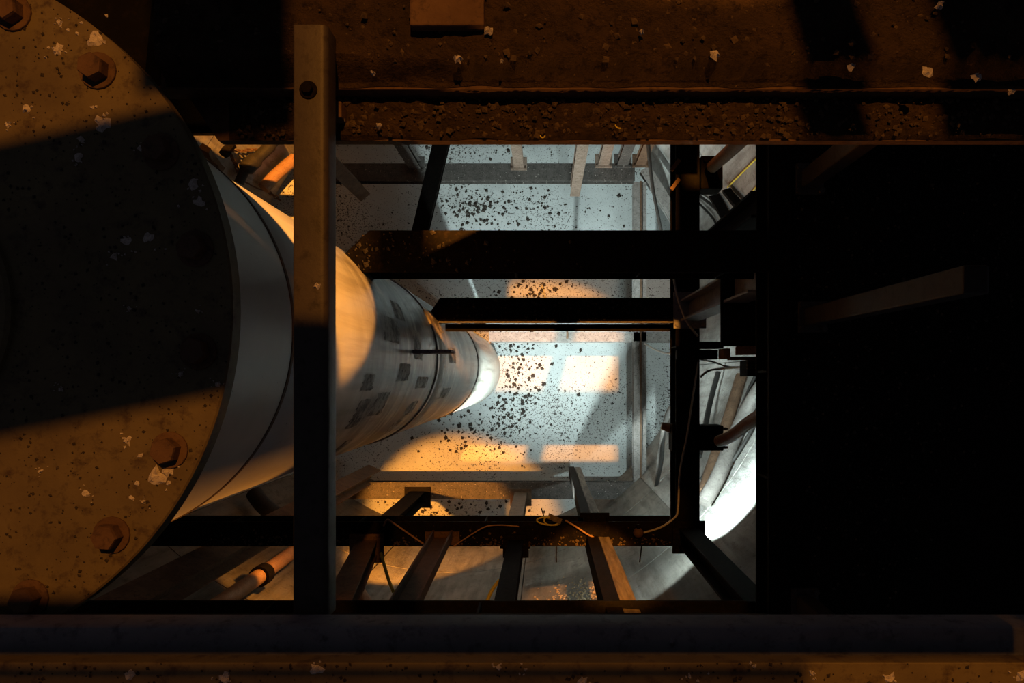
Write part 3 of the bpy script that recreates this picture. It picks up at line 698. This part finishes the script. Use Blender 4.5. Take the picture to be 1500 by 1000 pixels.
hose('wire', 'thin pale wire bent over the lower beam near the duct', [(562, 770, 6.05), (567, 761, 6.0), (575, 765, 6.0), (598, 781, 6.05), (620, 796, 6.07)], .008, 'pipe', cat='wire')
hose('wire', 'thin arched wire on the lower beam above the slim upright post', [(664, 800, 6.06), (690, 783, 6.0), (712, 771, 6.0), (735, 769, 6.05), (760, 771, 6.07)], .006, 'pipe', cat='wire')
hose('wire', 'loose wire trailing from the coil to the timber rail', [(828, 762, 6.05), (845, 772, 6.05), (860, 782, 6.05), (872, 788, 6.06)], .008, 'pipe', cat='wire')
coil = []
for k in range(60):
    t = k*.62; coil.append(Wp(806+18*math.cos(t)*(.8+.3*math.sin(k*.31)), 763+6*math.sin(t+.2), 6.06-.0006*k))
tag(MB().tube(smooth_pts(coil, 3), .007, 6).build('wire_coil', M['yellow'], smooth=True), 'tangled yellowish wire coil on the lower black beam', 'coil')
m = MB(); m.bar(Wp(803, 755, 6.03), Wp(822, 764, 6.0), .05, .012); tag(m.build('wood_scrap', M['wood'], bevel=.002), 'small wood scrap on the wire coil', 'scrap')
for (x0, y0, x1, y1, lab) in ((937, 823, 940, 799.2, 'thin rod hanging below the round fitting'), (815, 823, 815, 799.2, 'thin rod hanging below the wire coil'), (793, 744, 797, 757, 'short spike standing by the wire coil')):
    m = MB(); m.tube([Wp(x0, y0, 6.16), Wp(x1, y1, 6.115)], .006, 6); tag(m.build('thin_rod', M['dark']), lab, 'rod')
m = MB(); m.tube([Wp(831, 478, 11.4), Wp(831, 494, 11.7), Wp(831, 495, 11.99)], .02, 6); tag(m.build('hanger_rod', M['rust']), 'short rusty hanger rod by the speckled bar right of the duct tip', 'rod')
m = MB(); m.bar(Wp(933, 725, 11.8), Wp(952, 742, 11.8), .10, .04); tag(m.build('scrap_plate', M['dark'], bevel=.004), 'dark scrap plate at the corner below the speckled beam', 'plate')
# bracket plates under the lower beam
for (x0, x1, y0, lab) in ((732, 776, 798, 'stepped black bracket where the slim upright post meets the lower beam'), (513, 556, 798, 'stepped black bracket beside the hollow bar under the lower beam'), (850, 893, 752, 'stepped black bracket behind the timber rail on the lower beam')):
    r = thing('stepped_bracket', lab, 'bracket', Wp((x0+x1)/2, y0, DM+.1))
    MB().box(X(x0, DM), X(x1, DM), Y(y0, DM), Y(y0+7, DM), DF-DM-.05, DF-DM-.03).build('top_step', M['dark'], r)
    MB().box(X(x0+5, DM), X(x1-5, DM), Y(y0+7, DM), Y(y0+13, DM), DF-DM-.08, DF-DM-.03).build('lower_step', M['dark'], r)
# dark battens on the upper-right wall
for (a, b, w, lab) in (((1046, 287), (1072, 332), .16, 'dark batten on the upper right concrete nearest the cables'), ((1064, 279), (1100, 322), .13, 'dark batten farther up the upper right concrete')):
    m = MB(); m.bar(WW(*a, .09), WW(*b, .09), w, .06, (0, 0, 1), 6, 0, 0, .006); tag(m.build('wall_batten', M['dark'], bevel=.004), lab, 'batten')
# fittings on the upper-left wall beside the duct
hose('pipe', 'stubby rusty pipe by the duct left of the hollow bar', [(386, 276), (404, 256), (432, 232)], .11, 'pipe', off=.20, cat='pipe')
hose('hose', 'fat black hose end on the orange wall left of the hollow bar', [(350, 268), (360, 248), (374, 234), (396, 214), (414, 200)], [.08]*6+[.13]*7+[.10]*6+[.07]*6, 'hose', off=.2)
def chain(label, pts, off=.1, r=.012, step=.10):
    P = smooth_pts([WW(px, py, off) for px, py in pts], 12); links = []; acc = 0
    root = thing('chain', label, 'chain', P[0]); last = P[0]; k = 0
    for p, q in zip(P[:-1], P[1:]):
        acc += (q-p).length
        if acc >= step:
            acc = 0; d = (q-last).normalized(); s = d.cross(Vector((0, 0, 1)) if k % 2 else Vector((.3, .9, .2))).normalized()
            c = (q+last)/2; L = (q-last).length*.62
            ring_ = [c+d*L*math.cos(2*PI*i/10)+s*.035*math.sin(2*PI*i/10) for i in range(11)]
            MB().tube(ring_, r, 5, False).build('link', M['rust'], root); last = q; k += 1
chain('rusty chain slung along the orange wall left of the hollow bar', [(330, 218), (352, 221), (378, 218)])
chain('rusty chain hanging from the chain end to the duct edge', [(335, 222), (345, 240), (352, 262)])
chain('rusty chain lying against the duct edge below the stubby pipe', [(352, 262), (375, 275), (395, 282), (410, 293)])
m = MB(); a = WW(296, 212, .3); 
m.bar(WW(300, 218, .3), WW(322, 246, .3), .16, .10, (0, 0, 1), 5, 0, 0, .02); tag(m.build('wall_bracket', M['rust'], bevel=.01), 'rusty bracket on the orange wall at the flange edge', 'bracket')
m = MB(); m.bar(WW(326, 228, .2), WW(341, 210, .2), .12, .10, (0, 0, 1), 5, 0, 0, .015); tag(m.build('wall_hook', M['dark'], bevel=.01), 'dark hook block holding the chain on the orange wall', 'hook')
# lower-left pipework
pp = thing('drain_pipe', 'orange-brown pipe with clamp on the wall left of the hollow bar', 'pipe', WW(390, 840, .2))
MB().tube(smooth_pts([WW(290, 905, .25), WW(350, 865, .22), WW(432, 806, .2)]), .09, 14).build('pipe', M['pipe'], pp, True)
MB().tube([WW(379, 845, .21), WW(388, 839, .21)], .125, 14).build('clamp', M['dark'], pp, True)
hose('hose', 'dark hose curving between duct and hollow bar below the flange', [(372, 722), (384, 738), (402, 752), (432, 768)], .12, 'hose', off=.25)
hose('hose', 'rusty pipe stub slanting down past the dark post by the hollow bar', [(516, 852), (528, 874), (548, 908)], .10, 'rust', off=.15, cat='pipe')
# ------------------------------------------------------------------ grit and stones on the floor
cl_ = [(690, 300, 34, 14, 420), (750, 310, 60, 20, 260), (760, 540, 22, 36, 420), (735, 605, 26, 26, 420), (690, 640, 40, 20, 300), (780, 420, 30, 14, 220), (860, 560, 60, 60, 60), (720, 225, 60, 14, 120), (640, 745, 80, 12, 250), (790, 320, 90, 30, 110)]
b = MB()
for px, py, sx_, sy_, k_ in cl_:
    for k in range(int(k_*1.1)):
        p = Wp(random.gauss(px, sx_), random.gauss(py, sy_), DF)
        if (p.x-SCX)**2+(p.y-SCY)**2 < 4.3**2 and (p.x-DX)**2+(p.y-DY)**2 > .75**2:
            b.stone((p.x, p.y, .005), random.choice((.006, .008, .008, .010, .012, .014, .018, .026, .045))*random.uniform(.7, 1.1), .5)
tag(b.build('rubble', M['stone']), 'dark stone chips scattered over the pale shaft floor', 'rubble', kind='stuff')
# rubble bank at the foot of the south wall
def on_bank():
    t = math.radians(random.uniform(262, 290)); return None
b = MB()
for k in range(700):
    px = random.gauss(850, 26); py = random.gauss(884, 16)
    if 780 < px < 905 and py < 935 and py > 836:
        w = WW(px, py, .0); b.stone((w.x, w.y, w.z), random.choice((.008, .012, .02)), .8)
tag(b.build('plaster_crust', M['crust']), 'crumbling crust on the wall left of the timber rail', 'crust', kind='stuff')
